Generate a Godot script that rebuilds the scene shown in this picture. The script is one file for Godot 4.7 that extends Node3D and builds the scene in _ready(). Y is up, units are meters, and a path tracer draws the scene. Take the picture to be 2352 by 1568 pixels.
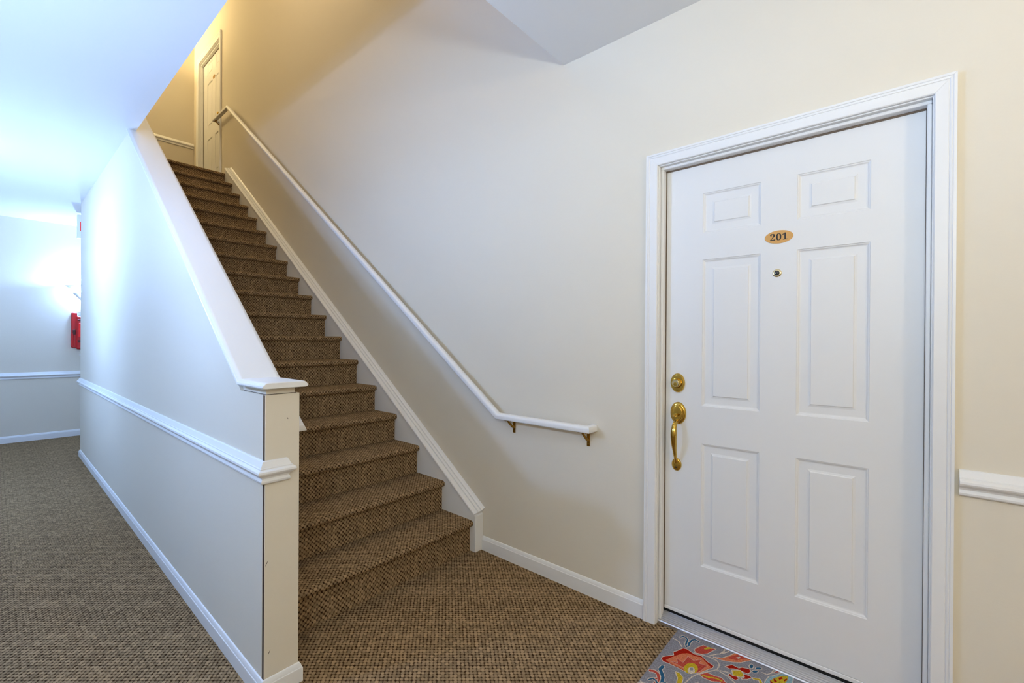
extends Node3D
# Second-floor stair landing: carpeted flight, half wall with sloping cap, apartment door, corridor with wall sconces.

const RISE := 0.192
const RUN := 0.27
const STEPS := 18
const NOSE_Z := -0.39          # front of the first nosing
const HALL_X := -1.382         # corridor face of the half wall
const STAIR_X := -1.256        # stair face of the half wall
const END_Z := -0.137          # end face of the half wall
const WALL_END_Z := -5.313     # far corner of the half wall
const FAR_Z := -6.785
const LEFT_X := -2.65
const BACK_Z := 5.4
const CEIL := 2.82
const CEIL_EDGE_X := -1.352
const CEIL_EDGE_Z := 0.222
const CAP_SLOPE := 0.745
const SKIRT_X := -0.068
const TOP_Y := RISE * STEPS    # upper landing
const UP_END_Z := -6.64
const UP_CEIL := 6.25
const DOOR_X := 0.055          # face of the door slab

var M := {}

# ------------------------------------------------------------------ mesh builder
class MB:
	var v := PackedVector3Array()
	var uv := PackedVector2Array()
	func tri(a: Vector3, b: Vector3, c: Vector3, ua := Vector2.ZERO, ub := Vector2.ZERO, uc := Vector2.ZERO):
		v.append(a); v.append(b); v.append(c)
		uv.append(ua); uv.append(ub); uv.append(uc)
	func quad(a: Vector3, b: Vector3, c: Vector3, d: Vector3, ua := Vector2.ZERO, ub := Vector2.ZERO, uc := Vector2.ZERO, ud := Vector2.ZERO):
		tri(a, b, c, ua, ub, uc)
		tri(a, c, d, ua, uc, ud)
	func fix(start: int):      # make a closed shape face outward
		var o := v[start]
		var vol := 0.0
		for i in range(start, v.size(), 3):
			vol += (v[i] - o).dot((v[i + 1] - o).cross(v[i + 2] - o))
		if vol < 0.0:
			for i in range(start, v.size(), 3):
				var t := v[i + 1]; v[i + 1] = v[i + 2]; v[i + 2] = t
				var w := uv[i + 1]; uv[i + 1] = uv[i + 2]; uv[i + 2] = w
	func box(a: Vector3, b: Vector3, bev := 0.0):
		var s := v.size()
		var lo := Vector3(minf(a.x, b.x), minf(a.y, b.y), minf(a.z, b.z))
		var hi := Vector3(maxf(a.x, b.x), maxf(a.y, b.y), maxf(a.z, b.z))
		var e := minf(bev, 0.45 * minf(hi.x - lo.x, minf(hi.y - lo.y, hi.z - lo.z)))
		if e <= 0.0:
			var p := []
			for k in 8:
				p.append(Vector3(hi.x if k & 1 else lo.x, hi.y if k & 2 else lo.y, hi.z if k & 4 else lo.z))
			for f in [[0, 4, 6, 2], [1, 3, 7, 5], [0, 1, 5, 4], [2, 6, 7, 3], [0, 2, 3, 1], [4, 5, 7, 6]]:
				quad(p[f[0]], p[f[1]], p[f[2]], p[f[3]])
			fix(s)
			return
		# chamfered box: ring stack along y
		var rings := []
		for k in [[lo.y, e], [lo.y + e, 0.0], [hi.y - e, 0.0], [hi.y, e]]:
			var i: float = k[1]
			var r := PackedVector3Array()
			var x0 := lo.x + i; var x1 := hi.x - i; var z0 := lo.z + i; var z1 := hi.z - i
			var y: float = k[0]
			var c := e if i == 0.0 else e * 0.4
			for q in [[x0 + c, z0], [x1 - c, z0], [x1, z0 + c], [x1, z1 - c], [x1 - c, z1], [x0 + c, z1], [x0, z1 - c], [x0, z0 + c]]:
				r.append(Vector3(q[0], y, q[1]))
			rings.append(r)
		loft(rings, true, true)
	func loft(rings: Array, closed := true, caps := true, us := 1.0, vs := 1.0, swap := false):
		var s := v.size()
		var n: int = rings[0].size()
		var along := 0.0
		for i in rings.size() - 1:
			var r0: PackedVector3Array = rings[i]
			var r1: PackedVector3Array = rings[i + 1]
			var d := r0[0].distance_to(r1[0])
			var arc := 0.0
			for k in (n if closed else n - 1):
				var k2 := (k + 1) % n
				var l := r0[k].distance_to(r0[k2])
				var ua := Vector2(along * us, arc * vs); var ub := Vector2(along * us, (arc + l) * vs)
				var uc := Vector2((along + d) * us, (arc + l) * vs); var ud := Vector2((along + d) * us, arc * vs)
				quad(r0[k], r0[k2], r1[k2], r1[k], ua, ub, uc, ud)
				arc += l
			along += d
		if caps and closed:
			cap(rings[0]); cap(rings[-1], true)
		if closed:
			fix(s)
	func cap(r: PackedVector3Array, flip := false):
		var nrm := Vector3.ZERO
		for i in r.size():
			nrm += (r[i] - r[0]).cross(r[(i + 1) % r.size()] - r[0])
		if nrm.length() < 1e-9:
			return
		nrm = nrm.normalized()
		var a := nrm.cross(Vector3.UP if absf(nrm.y) < 0.9 else Vector3.RIGHT).normalized()
		var b := nrm.cross(a)
		var p := PackedVector2Array()
		for q in r:
			p.append(Vector2(q.dot(a), q.dot(b)) * 100.0)
		var t := Geometry2D.triangulate_polygon(p)
		for i in range(0, t.size(), 3):
			var A := r[t[i]]; var B := r[t[i + 1]]; var C := r[t[i + 2]]
			# walls of the loft run ring -> next ring; a start cap faces the other way than an end cap
			if ((B - A).cross(C - A).dot(nrm) > 0.0) == flip:
				tri(A, B, C)
			else:
				tri(A, C, B)
	func sweep(path: Array, ring: PackedVector3Array, us := 1.0, vs := 1.0, caps := true):
		# ring lies in the start plane; each point slides along the path to the next mitre plane
		var rings := [ring]
		var cur := ring
		for i in range(1, path.size()):
			var t: Vector3 = (path[i] - path[i - 1]).normalized()
			var n := t
			if i < path.size() - 1:
				n = (t + (path[i + 1] - path[i]).normalized()).normalized()
			var nx := PackedVector3Array()
			for q in cur:
				nx.append(q + t * ((path[i] - q).dot(n) / t.dot(n)))
			rings.append(nx)
			cur = nx
		loft(rings, true, caps, us, vs)
	func oval(c: Vector3, axis: Vector3, u: Vector3, w: Vector3, prof: Array, n := 32):
		# stack of ellipse rings; prof = [scale, height]
		var s := v.size()
		var rings := []
		for pr in prof:
			var r := PackedVector3Array()
			for k in n:
				var a := TAU * k / n
				r.append(c + axis * pr[1] + (u * cos(a) + w * sin(a)) * pr[0])
			rings.append(r)
		loft(rings, true, true)
	func tube(pts: Array, rad: Array, n := 12, flat := 1.0, flat_dir := Vector3.RIGHT):
		var rings := []
		for i in pts.size():
			var t: Vector3 = (pts[mini(i + 1, pts.size() - 1)] - pts[maxi(i - 1, 0)]).normalized()
			var a := t.cross(Vector3.BACK if absf(t.z) < 0.9 else Vector3.UP).normalized()
			var b := t.cross(a)
			var r := PackedVector3Array()
			for k in n:
				var g := TAU * k / n
				var o := (a * cos(g) + b * sin(g)) * float(rad[i])
				o -= flat_dir * o.dot(flat_dir) * (1.0 - flat)
				r.append(pts[i] + o)
			rings.append(r)
		loft(rings, true, true)

func spline(pts: Array, per := 6) -> Array:
	var o := []
	for i in pts.size() - 1:
		for k in per:
			var t := float(k) / per
			var a = pts[maxi(i - 1, 0)]; var b = pts[i]; var c = pts[i + 1]; var d = pts[mini(i + 2, pts.size() - 1)]
			o.append(0.5 * ((2.0 * b) + (c - a) * t + (2.0 * a - 5.0 * b + 4.0 * c - d) * t * t + (3.0 * b - a - 3.0 * c + d) * t * t * t))
	o.append(pts[-1])
	return o

func build(mb: MB, called: String, mat: Material, parent: Node = null, crease := 38.0, at := Vector3.ZERO) -> MeshInstance3D:
	var normals := PackedVector3Array()
	normals.resize(mb.v.size())
	var faces := PackedVector3Array()
	var at_point := {}
	for i in range(0, mb.v.size(), 3):
		var n := (mb.v[i + 1] - mb.v[i]).cross(mb.v[i + 2] - mb.v[i])
		faces.append(n)
		for k in 3:
			var key := Vector3i((mb.v[i + k] * 20000.0).round())
			if not at_point.has(key):
				at_point[key] = PackedInt32Array()
			at_point[key].append(i / 3)
	var cc := cos(deg_to_rad(crease))
	for i in mb.v.size():
		var fn := faces[i / 3].normalized()
		var s := Vector3.ZERO
		for f in at_point[Vector3i((mb.v[i] * 20000.0).round())]:
			if faces[f].normalized().dot(fn) > cc:
				s += faces[f]
		normals[i] = s.normalized() if s.length() > 1e-14 else Vector3.UP
	var vv := PackedVector3Array(); var nn := PackedVector3Array(); var uu := PackedVector2Array()
	for i in range(0, mb.v.size(), 3):
		if faces[i / 3].length() < 1e-12:
			continue
		for k in [0, 2, 1]:
			vv.append(mb.v[i + k] - at); nn.append(normals[i + k]); uu.append(mb.uv[i + k])
	var arr := []
	arr.resize(Mesh.ARRAY_MAX)
	arr[Mesh.ARRAY_VERTEX] = vv; arr[Mesh.ARRAY_NORMAL] = nn; arr[Mesh.ARRAY_TEX_UV] = uu
	var me := ArrayMesh.new()
	me.add_surface_from_arrays(Mesh.PRIMITIVE_TRIANGLES, arr)
	me.surface_set_material(0, mat)
	return put(me, called, parent, at)

func put(me: Mesh, called: String, parent: Node, at := Vector3.ZERO) -> MeshInstance3D:
	var o := MeshInstance3D.new()
	o.mesh = me
	o.name = called
	o.position = at
	(parent if parent else self).add_child(o, true)
	return o

func tag(o: Node, label: String, category: String, group := "", kind := ""):
	o.set_meta("label", label); o.set_meta("category", category)
	if group: o.set_meta("group", group)
	if kind: o.set_meta("kind", kind)

func thing(called: String, label: String, category: String, group := "", kind := "") -> Node3D:
	var o := Node3D.new()
	o.name = called
	add_child(o, true)
	tag(o, label, category, group, kind)
	return o

func one_box(called: String, a: Vector3, b: Vector3, mat: Material, parent: Node = null, bev := 0.0) -> MeshInstance3D:
	var mb := MB.new()
	mb.box(a, b, bev)
	return build(mb, called, mat, parent)

# ------------------------------------------------------------------ materials
func paint(c: Color, rough: float, bump := 0.0) -> StandardMaterial3D:
	var m := StandardMaterial3D.new()
	m.albedo_color = c
	m.roughness = rough
	m.metallic_specular = 0.4
	if bump > 0.0:
		m.uv1_triplanar = true
		m.uv1_world_triplanar = true
		m.uv1_scale = Vector3.ONE * 3.0
		m.normal_enabled = true
		m.normal_texture = M["orange_peel"]
		m.normal_scale = bump
	return m

func metal(c: Color, rough: float) -> StandardMaterial3D:
	var m := StandardMaterial3D.new()
	m.albedo_color = c
	m.metallic = 1.0
	m.roughness = rough
	return m

func plain(c: Color, rough := 0.6) -> StandardMaterial3D:
	var m := StandardMaterial3D.new()
	m.albedo_color = c
	m.roughness = rough
	return m

func glow(c: Color, e: float) -> StandardMaterial3D:
	var m := StandardMaterial3D.new()
	m.albedo_color = Color(0.9, 0.9, 0.9)
	m.emission_enabled = true
	m.emission = c
	m.emission_energy_multiplier = e
	return m

func carpet_textures():
	# 16 x 16 loops of 21 x 24 mm: tan yarn with dark brown yarn showing between the loops
	var n := 512
	var cell := 32.0
	var col := Image.create(n, n, false, Image.FORMAT_RGB8)
	var hei := Image.create(n, n, false, Image.FORMAT_RGB8)
	var rng := RandomNumberGenerator.new()
	rng.seed = 7
	var jit := []
	for i in 256:
		var e := []
		for h in 2:
			e.append_array([rng.randf_range(-0.06, 0.06), rng.randf_range(-0.06, 0.06), rng.randf_range(0.9, 1.12), rng.randf_range(0.86, 1.1), 0.0])
		jit.append(e)
	var fib := FastNoiseLite.new()
	fib.seed = 3; fib.frequency = 0.16
	var fi := fib.get_seamless_image(n, n)
	var light := Color(0.595, 0.50, 0.375)
	var dark := Color(0.18, 0.12, 0.065)
	for y in n:
		for x in n:
			var gx := x / cell; var gy := y / cell
			# two tan tufts to a cell, at (1/2, 0) and (0, 1/2); brown yarn shows between them
			var r := 9.0
			var k := 1.0
			for t in [[0.5, 0.0], [0.0, 0.5]]:
				var ix := int(round(gx - t[0])); var iy := int(round(gy - t[1]))
				var j = jit[posmod(ix, 16) * 16 + posmod(iy, 16)]
				var o := 0 if t[0] > 0.0 else 5
				var dx: float = (gx - ix - t[0] - j[o]) / (0.35 * j[o + 2]); var dy: float = (gy - iy - t[1] - j[o + 1]) / (0.34 * j[o + 2])
				var q := sqrt(dx * dx + dy * dy)
				if q < r:
					r = q; k = j[o + 3]
			var near_corner := maxf(absf(gx - round(gx)), absf(gy - round(gy))) < 0.25
			var d := smoothstep(0.70, 1.34, r) * (1.0 if near_corner else 0.72)
			var f := fi.get_pixel(x, y).r
			d = clampf(d + (f - 0.5) * 0.5, 0.0, 1.0)
			col.set_pixel(x, y, Color(lerpf(light.r * k, dark.r, d), lerpf(light.g * k, dark.g, d), lerpf(light.b * k, dark.b, d)))
			var h := 1.0 - d * 0.85
			hei.set_pixel(x, y, Color(h, h, h))
	hei.bump_map_to_normal_map(5.0)
	M["carpet_col"] = ImageTexture.create_from_image(col)
	M["carpet_nrm"] = ImageTexture.create_from_image(hei)

func make_materials():
	var nz := FastNoiseLite.new()
	nz.seed = 11; nz.frequency = 0.07
	var im := nz.get_seamless_image(256, 256)
	im.convert(Image.FORMAT_RGB8)
	im.bump_map_to_normal_map(1.2)
	M["orange_peel"] = ImageTexture.create_from_image(im)
	M["wall"] = paint(Color(0.87, 0.84, 0.775), 0.75, 0.12)
	M["ceiling"] = paint(Color(0.90, 0.895, 0.88), 0.9, 0.1)
	M["trim"] = paint(Color(0.905, 0.905, 0.90), 0.38)
	M["door"] = paint(Color(0.89, 0.89, 0.885), 0.42)
	M["brass"] = metal(Color(0.80, 0.66, 0.31), 0.14)
	M["brass_dark"] = metal(Color(0.62, 0.46, 0.17), 0.3)
	M["chrome_brass"] = metal(Color(0.88, 0.82, 0.66), 0.2)
	M["alu"] = metal(Color(0.86, 0.86, 0.87), 0.4)
	M["grey_metal"] = metal(Color(0.5, 0.5, 0.52), 0.4)
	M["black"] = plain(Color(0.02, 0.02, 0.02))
	M["gap"] = plain(Color(0.25, 0.18, 0.13), 0.9)
	M["strip"] = plain(Color(0.42, 0.36, 0.30), 0.8)
	M["plate"] = plain(Color(0.80, 0.60, 0.32), 0.35)
	M["ink"] = plain(Color(0.10, 0.07, 0.03))
	M["red"] = plain(Color(0.72, 0.03, 0.07), 0.35)
	M["red_bright"] = plain(Color(0.95, 0.06, 0.05), 0.4)
	M["red_dark"] = plain(Color(0.30, 0.01, 0.02), 0.4)
	M["white_plastic"] = plain(Color(0.9, 0.9, 0.9), 0.4)
	M["sconce"] = plain(Color(0.88, 0.88, 0.88), 0.5)
	carpet_textures()
	var c := StandardMaterial3D.new()
	c.albedo_texture = M["carpet_col"]
	c.normal_enabled = true
	c.normal_texture = M["carpet_nrm"]
	c.normal_scale = 1.0
	c.roughness = 0.97
	c.metallic_specular = 0.1
	M["carpet"] = c
	M["mat"] = mat_material()

const MAT := [
	["c",5,0,[135,319,143,280,149,252,161,221,199,167,210,147,210,115,197,97,167,93,140,98,108,110]],
	["c",5,0,[212,149,250,157,291,180]],
	["c",5,0,[221,144,248,135]],
	["c",5,0,[6,77,34,82,56,108]],
	["c",5,0,[375,-23,383,-6,378,24,368,45,350,48]],
	["c",5,0,[340,-25,348,-6,360,-3,367,-23]],
	["c",6,0,[163,85,193,43,214,9,213,-18,200,-14,200,14,193,43]],
	["c",6,0,[-2,423,26,405,50,393]],
	["t",7,1,[28,49,35,32,48,34,57,41,60,59,63,81,72,94]],
	["t",8,1,[75,83,71,62,73,35,82,23,99,25]],
	["r",0,1,[19,234,18,220,50,181,41,163,64,113,78,109,112,120,136,109,169,129,193,136,192,151,164,208,131,244,91,240,52,239,30,243]],
	["o",0,0,[34,229,53,185,70,148,90,130,118,128,139,118,170,139,184,148,189,158,164,208,130,242,94,237,55,236]],
	["p",0,0.4,[52,224,78,215,66,193,94,198,96,148,121,159,144,135,145,161,174,153,163,195,156,214,106,227,85,224]],
	["y",0,0,[151,192,153,207,150,223,144,236,134,245,124,246,114,241,107,229,105,214,107,198,113,184,123,175,134,174,144,180]],
	["c",0,0,[145,211,147,220,146,230,143,237,138,242,133,242,127,237,123,230,121,220,122,210,125,202,130,198,136,198,141,203]],
	["g",0,0,[137,207,138,212,138,216,136,220,133,222,131,222,128,220,126,217,125,213,126,208,128,205,130,203,133,202,135,204]],
	["p",0,1,[102,91,108,66,124,36,145,38,169,27,152,75,135,94,116,103]],
	["y",0,0,[130,55,143,32,159,32,136,60]],
	["o",0,1,[179,83,206,68,223,35,243,-7,263,-30,284,-29,299,-24,320,-34,293,9,270,42,239,63,209,79]],
	["p",0,0,[224,41,255,-7,277,-30,286,-20,284,0,255,39,228,48]],
	["c",0,0,[248,24,259,9,265,14,258,26]],
	["c",0,0,[269,-5,274,-13,282,-2,274,3]],
	["r",0,1,[231,109,248,80,274,83,282,69,307,60,313,71,309,89,290,91,276,91,259,98,247,109]],
	["y",0,1,[257,114,282,91,301,114,292,130,268,139]],
	["r",0,1,[253,149,255,138,266,144,279,138,288,143,281,158,273,159]],
	["r",0,1,[297,104,316,100,324,105,313,125,298,137,305,119]],
	["t",0,1,[315,33,316,39,315,45,314,49,311,51,309,51,306,48,304,43,304,37,304,31,306,27,308,25,311,25,314,28]],
	["t",0,1,[344,23,343,27,341,32,338,36,333,40,329,42,326,42,325,40,325,36,327,31,331,26,335,23,339,21,342,21]],
	["t",0,1,[336,53,335,56,334,61,331,65,327,68,324,69,321,69,319,67,320,63,321,59,324,55,328,52,331,50,334,51]],
	["r",0,1,[383,19,395,-1,407,-22,436,-39,415,-17,396,5]],
	["b",0,1,[370,96,376,54,404,10,441,-35,448,-3,449,44,444,84,410,125,381,128]],
	["y",0,0,[383,75,395,41,414,14,431,3,433,26,428,62,419,92,391,104]],
	["r",0,0,[382,73,396,82,393,92,387,90]],
	["r",0,0,[390,50,404,60,402,71,395,68]],
	["r",0,0,[404,35,413,22,418,29,409,46]],
	["r",0,0,[421,36,430,19,432,29,425,42]],
	["r",0,0,[411,63,427,52,426,60,413,68]],
	["r",0,1,[447,-18,449,-35,458,-37,455,-15]],
	["p",6,1,[487,-13,496,-15,502,-5]],
	["p",6,1,[500,-30,509,-23]],
	["p",0,1,[519,-26,531,-31,541,-21,521,-7]],
	["t",13,1,[40,274,38,297,50,311,63,330,70,354,71,375,69,397]],
	["p",11,1,[11,328,25,321,41,326,53,345,56,370,53,382]],
	["p",8,1,[28,373,47,353]],
	["y",0,1,[90,269,103,265,123,281,131,323,131,348,118,334,109,296]],
	["p",0,1,[166,220,185,193,215,191,238,184,249,194,266,205,249,217,238,210,213,226,181,227]],
	["y",7,0,[177,217,198,212,223,200,242,200]],
	["y",0,1,[196,276,197,284,194,293,188,301,180,308,173,311,167,310,163,305,162,297,165,288,171,279,178,272,186,269,192,271]],
	["y",8,1,[333,104,350,95,358,106,362,117]],
	["y",0,1,[32,-14,33,-8,33,-3,32,1,30,3,27,2,24,-1,22,-5,21,-11,21,-17,22,-21,24,-23,27,-22,30,-19]]]

func span_fill(img: Image, pts: PackedVector2Array, c: Color):
	var lo := 1e9; var hi := -1e9
	for p in pts:
		lo = minf(lo, p.y); hi = maxf(hi, p.y)
	for y in range(maxi(int(lo), 0), mini(int(hi) + 1, img.get_height())):
		var xs := []
		var yy := y + 0.5
		for i in pts.size():
			var a := pts[i]; var b := pts[(i + 1) % pts.size()]
			if (a.y <= yy) != (b.y <= yy):
				xs.append(a.x + (yy - a.y) / (b.y - a.y) * (b.x - a.x))
		xs.sort()
		for k in range(0, xs.size() - 1, 2):
			img.fill_rect(Rect2i(int(xs[k]), y, maxi(int(xs[k + 1]) - int(xs[k]), 1), 1), c)

func brush(img: Image, pts: PackedVector2Array, w: float, c: Color, closed: bool):
	for i in (pts.size() if closed else pts.size() - 1):
		var a := pts[i]; var b := pts[(i + 1) % pts.size()]
		var n := maxi(int(a.distance_to(b) / 1.5), 1)
		for k in n + 1:
			var p := a.lerp(b, float(k) / n)
			for dy in range(-int(w), int(w) + 1):
				var hw := sqrt(maxf(w * w - dy * dy, 0.0))
				img.fill_rect(Rect2i(int(p.x - hw), int(p.y) + dy, maxi(int(2.0 * hw), 1), 1), c)

func mat_material() -> StandardMaterial3D:
	# hand-tufted floral print: 0.90 m along the door, 0.60 m deep, 1.2 pixels per millimetre
	var s := 1.2
	var img := Image.create(1080, 720, false, Image.FORMAT_RGB8)
	var pal := {"g": Color(0.50, 0.495, 0.525), "c": Color(0.76, 0.70, 0.64), "r": Color(0.58, 0.11, 0.065), "o": Color(0.75, 0.43, 0.30), "p": Color(0.66, 0.27, 0.22), "y": Color(0.70, 0.60, 0.16), "t": Color(0.17, 0.33, 0.45), "b": Color(0.52, 0.63, 0.67)}
	img.fill(pal["g"])
	for rep in [[0.0, 0.0, 1.0], [0.0, 330.0, 1.0], [470.0, 130.0, 1.0], [900.0, 340.0, -1.0]]:
		for sh in MAT:
			var pts := PackedVector2Array()
			var raw: Array = sh[3]
			for i in range(0, raw.size(), 2):
				pts.append(Vector2(rep[0] + rep[2] * raw[i], rep[1] + raw[i + 1]) * s)
			if rep[0] != 0.0 or rep[1] != 0.0:
				var inside := false
				for p in pts:
					if (p.x < 420.0 * s and p.y < 330.0 * s): inside = true
				if inside: continue
			if sh[1] > 0.0:
				if sh[2] > 0.0: brush(img, pts, (sh[1] * 0.5 + 3.0) * s, pal["c"], false)
				brush(img, pts, sh[1] * 0.5 * s, pal[sh[0]], false)
			else:
				if sh[2] > 0.0: brush(img, pts, 3.4 * sh[2] * s, pal["c"], true)
				span_fill(img, pts, pal[sh[0]])
	var nz := FastNoiseLite.new()
	nz.seed = 5; nz.frequency = 0.11
	var pile := nz.get_seamless_image(512, 512)
	var rng := RandomNumberGenerator.new()
	rng.seed = 9
	for y in 720:
		for x in 1080:
			var f := 0.80 + 0.36 * pile.get_pixel(x % 512, y % 512).r + rng.randf_range(-0.06, 0.06)
			var c := img.get_pixel(x, y)
			img.set_pixel(x, y, Color(c.r * f, c.g * f, c.b * f))
	var m := StandardMaterial3D.new()
	m.albedo_texture = ImageTexture.create_from_image(img)
	pile.convert(Image.FORMAT_RGB8)
	pile.bump_map_to_normal_map(3.0)
	m.roughness = 0.95
	m.metallic_specular = 0.1
	return m

# ------------------------------------------------------------------ profiles (d = out from the wall, y = up)
const CHAIR := [[0, 0], [.010, 0], [.014, .004], [.015, .010], [.012, .016], [.011, .020], [.014, .027], [.020, .030], [.022, .033], [.028, .036], [.031, .042], [.030, .049], [.025, .053], [.020, .055], [.020, .059], [.017, .061], [.012, .072], [.008, .081], [.005, .083], [0, .083]]
const BASE := [[0, 0], [.013, 0], [.013, .064], [.0115, .067], [.010, .068], [.0095, .071], [.007, .079], [.004, .084], [0, .086]]

func ring_at(p: Vector3, out: Vector3, prof: Array, base_y: float) -> PackedVector3Array:
	var r := PackedVector3Array()
	for q in prof:
		r.append(p + out * q[0] + Vector3.UP * (q[1] + base_y))
	return r

func run_trim(mb: MB, path: Array, out: Vector3, prof: Array, base_y: float):
	# path on the wall face at y = 0
	var pp := []
	for p in path: pp.append(p + Vector3.UP * base_y)
	mb.sweep(pp, ring_at(path[0], out, prof, base_y))

# ------------------------------------------------------------------ wall sconces
func sconce(called: String, at: Vector3, out: Vector3, label: String, light: Color, energy: float, slot: float, glow_e: float):
	# at: on the wall at the height of the rim; half dish open at the top, frosted slot, tapering cup
	var t := thing(called, label, "wall sconce", "half-bowl wall sconces")
	t.position = at
	var side := out.cross(Vector3.UP)
	var half := func(prof: Array, deep := 0.8) -> MB:
		var mb := MB.new()
		var rings := []
		for pr in prof:
			var r := PackedVector3Array()
			for k in 25:
				var a := PI * k / 24.0
				r.append(side * cos(a) * pr[0] + out * (sin(a) * pr[0] * deep + 0.004) + Vector3.UP * pr[1])
			rings.append(r)
		mb.loft(rings, true, true)
		return mb
	build(half.call([[.02, -.060], [.085, -.052], [.150, -.018], [.172, .0], [.168, .002], [.146, -.014], [.082, -.046], [.03, -.050]], 1.12), "dish", M["sconce"], t)
	build(half.call([[.072, -.092], [.078, -.089], [.078, -.063], [.072, -.060]]), "glass_slot", glow(light, glow_e), t)
	build(half.call([[.012, -.176], [.030, -.165], [.066, -.120], [.088, -.096], [.086, -.092], [.01, -.092]]), "lower_cup", M["sconce"], t)
	var bp := MB.new()
	bp.box(-side * .05 - Vector3.UP * .15, side * .05 + Vector3.UP * -.01 + out * .008, .002)
	build(bp, "back_plate", M["sconce"], t)
	var b := MB.new()
	var c := out * .085 + Vector3.UP * .012
	b.oval(c, Vector3.UP, Vector3.RIGHT * .03, Vector3.BACK * .03, [[.05, -.03], [.5, -.027], [.86, -.015], [1, 0], [.86, .015], [.5, .027], [.05, .03]], 20)
	build(b, "bulb", glow(light, glow_e * 3.0), t)
	var l := OmniLight3D.new()
	l.name = "bulb_light"
	l.position = c
	l.light_color = light
	l.light_energy = energy
	l.light_size = 0.03
	l.omni_range = 14.0
	l.omni_attenuation = 2.0
	l.shadow_enabled = true
	t.add_child(l)
	var d := OmniLight3D.new()
	d.name = "slot_light"
	d.position = out * .085 + Vector3.UP * -.0765
	d.light_color = light
	d.light_energy = slot
	d.light_size = 0.05
	d.omni_range = 14.0
	d.omni_attenuation = 2.0
	d.shadow_enabled = true
	t.add_child(d)

func added_dome(at: Vector3, label: String, light: Color, energy: float):  # unseen fill lamp, added to brighten the wall above the stairs
	var t := thing("added_ceiling_light", label, "added fill light")
	t.position = at
	var mb := MB.new()
	mb.oval(Vector3.ZERO, Vector3.DOWN, Vector3.RIGHT * .15, Vector3.BACK * .15, [[1, 0], [1, .018], [.95, .022]], 36)
	build(mb, "base", M["brass"], t)
	mb = MB.new()
	mb.oval(Vector3.DOWN * .022, Vector3.DOWN, Vector3.RIGHT * .135, Vector3.BACK * .135, [[1, 0], [.97, .03], [.85, .06], [.6, .085], [.3, .098], [.05, .102]], 36)
	build(mb, "bulb_glass", glow(light, 2.0), t)
	var l := OmniLight3D.new()
	l.name = "dome_fill_light"
	l.position = Vector3.DOWN * .17
	l.light_color = light
	l.light_energy = energy
	l.light_size = 0.1
	l.omni_range = 14.0
	l.omni_attenuation = 2.0
	l.shadow_enabled = true
	t.add_child(l)

# ------------------------------------------------------------------ doors
func casing(mb: MB, x: float, z0: float, z1: float, y0: float, y1: float, w: float):
	# mitred frame round an opening, z0..z1 and top y1 are the inner edges; profile thick at the outer edge
	var prof := [[0, 0], [0, .011], [.003, .014], [w * .62, .016], [w * .66, .0145], [w * .70, .017], [w * .78, .018], [w * .82, .0165], [w * .86, .019], [w, .019], [w, 0]]
	var path := [Vector3(x, y0, z0), Vector3(x, y1, z0), Vector3(x, y1, z1), Vector3(x, y0, z1)]
	var r := PackedVector3Array()
	for q in prof:
		r.append(path[0] + Vector3(-q[1], 0, -q[0]))
	return [path, r]

func six_panel(parent: Node, x: float, z0: float, z1: float, y0: float, y1: float):
	# slab face at x; panel grid measured on the door: stiles, lock rail, frieze rail
	var zc := (z0 + z1) * .5
	var zs := [z0, z0 + .1745, z0 + .4075, z0 + .5365, z0 + .7645, z1]
	var b := y0
	var ys := [b, b + .232, b + .784, b + .953, b + 1.611, b + 1.729, b + 1.909, y1]
	var mb := MB.new()
	for i in 5:
		for j in 7:
			if i % 2 == 1 and j % 2 == 1: continue
			mb.quad(Vector3(x, ys[j], zs[i]), Vector3(x, ys[j], zs[i + 1]), Vector3(x, ys[j + 1], zs[i + 1]), Vector3(x, ys[j + 1], zs[i]))
	mb.box(Vector3(x + .012, y0, z0), Vector3(x + .044, y1, z1))
	for q in [[z0, z0], [z1, z1]]:
		mb.quad(Vector3(x, y0, q[0]), Vector3(x, y1, q[0]), Vector3(x + .012, y1, q[0]), Vector3(x + .012, y0, q[0]))
	mb.quad(Vector3(x, y0, z0), Vector3(x, y0, z1), Vector3(x + .012, y0, z1), Vector3(x + .012, y0, z0))
	mb.quad(Vector3(x, y1, z0), Vector3(x, y1, z1), Vector3(x + .012, y1, z1), Vector3(x + .012, y1, z0))
	var slab := build(mb, "slab", M["door"], parent, 20.0)
	for i in [1, 3]:
		for j in [1, 3, 5]:
			var p := MB.new()
			var rings := []
			for q in [[0, 0], [.0015, .0025], [.005, .0035], [.009, .0075], [.013, .0085], [.038, .0085], [.0455, .0065], [.0475, .0035], [.049, .003]]:
				rings.append(PackedVector3Array([Vector3(x + q[1], ys[j] + q[0], zs[i] + q[0]), Vector3(x + q[1], ys[j] + q[0], zs[i + 1] - q[0]), Vector3(x + q[1], ys[j + 1] - q[0], zs[i + 1] - q[0]), Vector3(x + q[1], ys[j + 1] - q[0], zs[i] + q[0])]))
			p.loft(rings, true, false)
			p.cap(rings[-1], true)
			build(p, "raised_panel", M["door"], slab, 12.0)
	return slab

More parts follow.
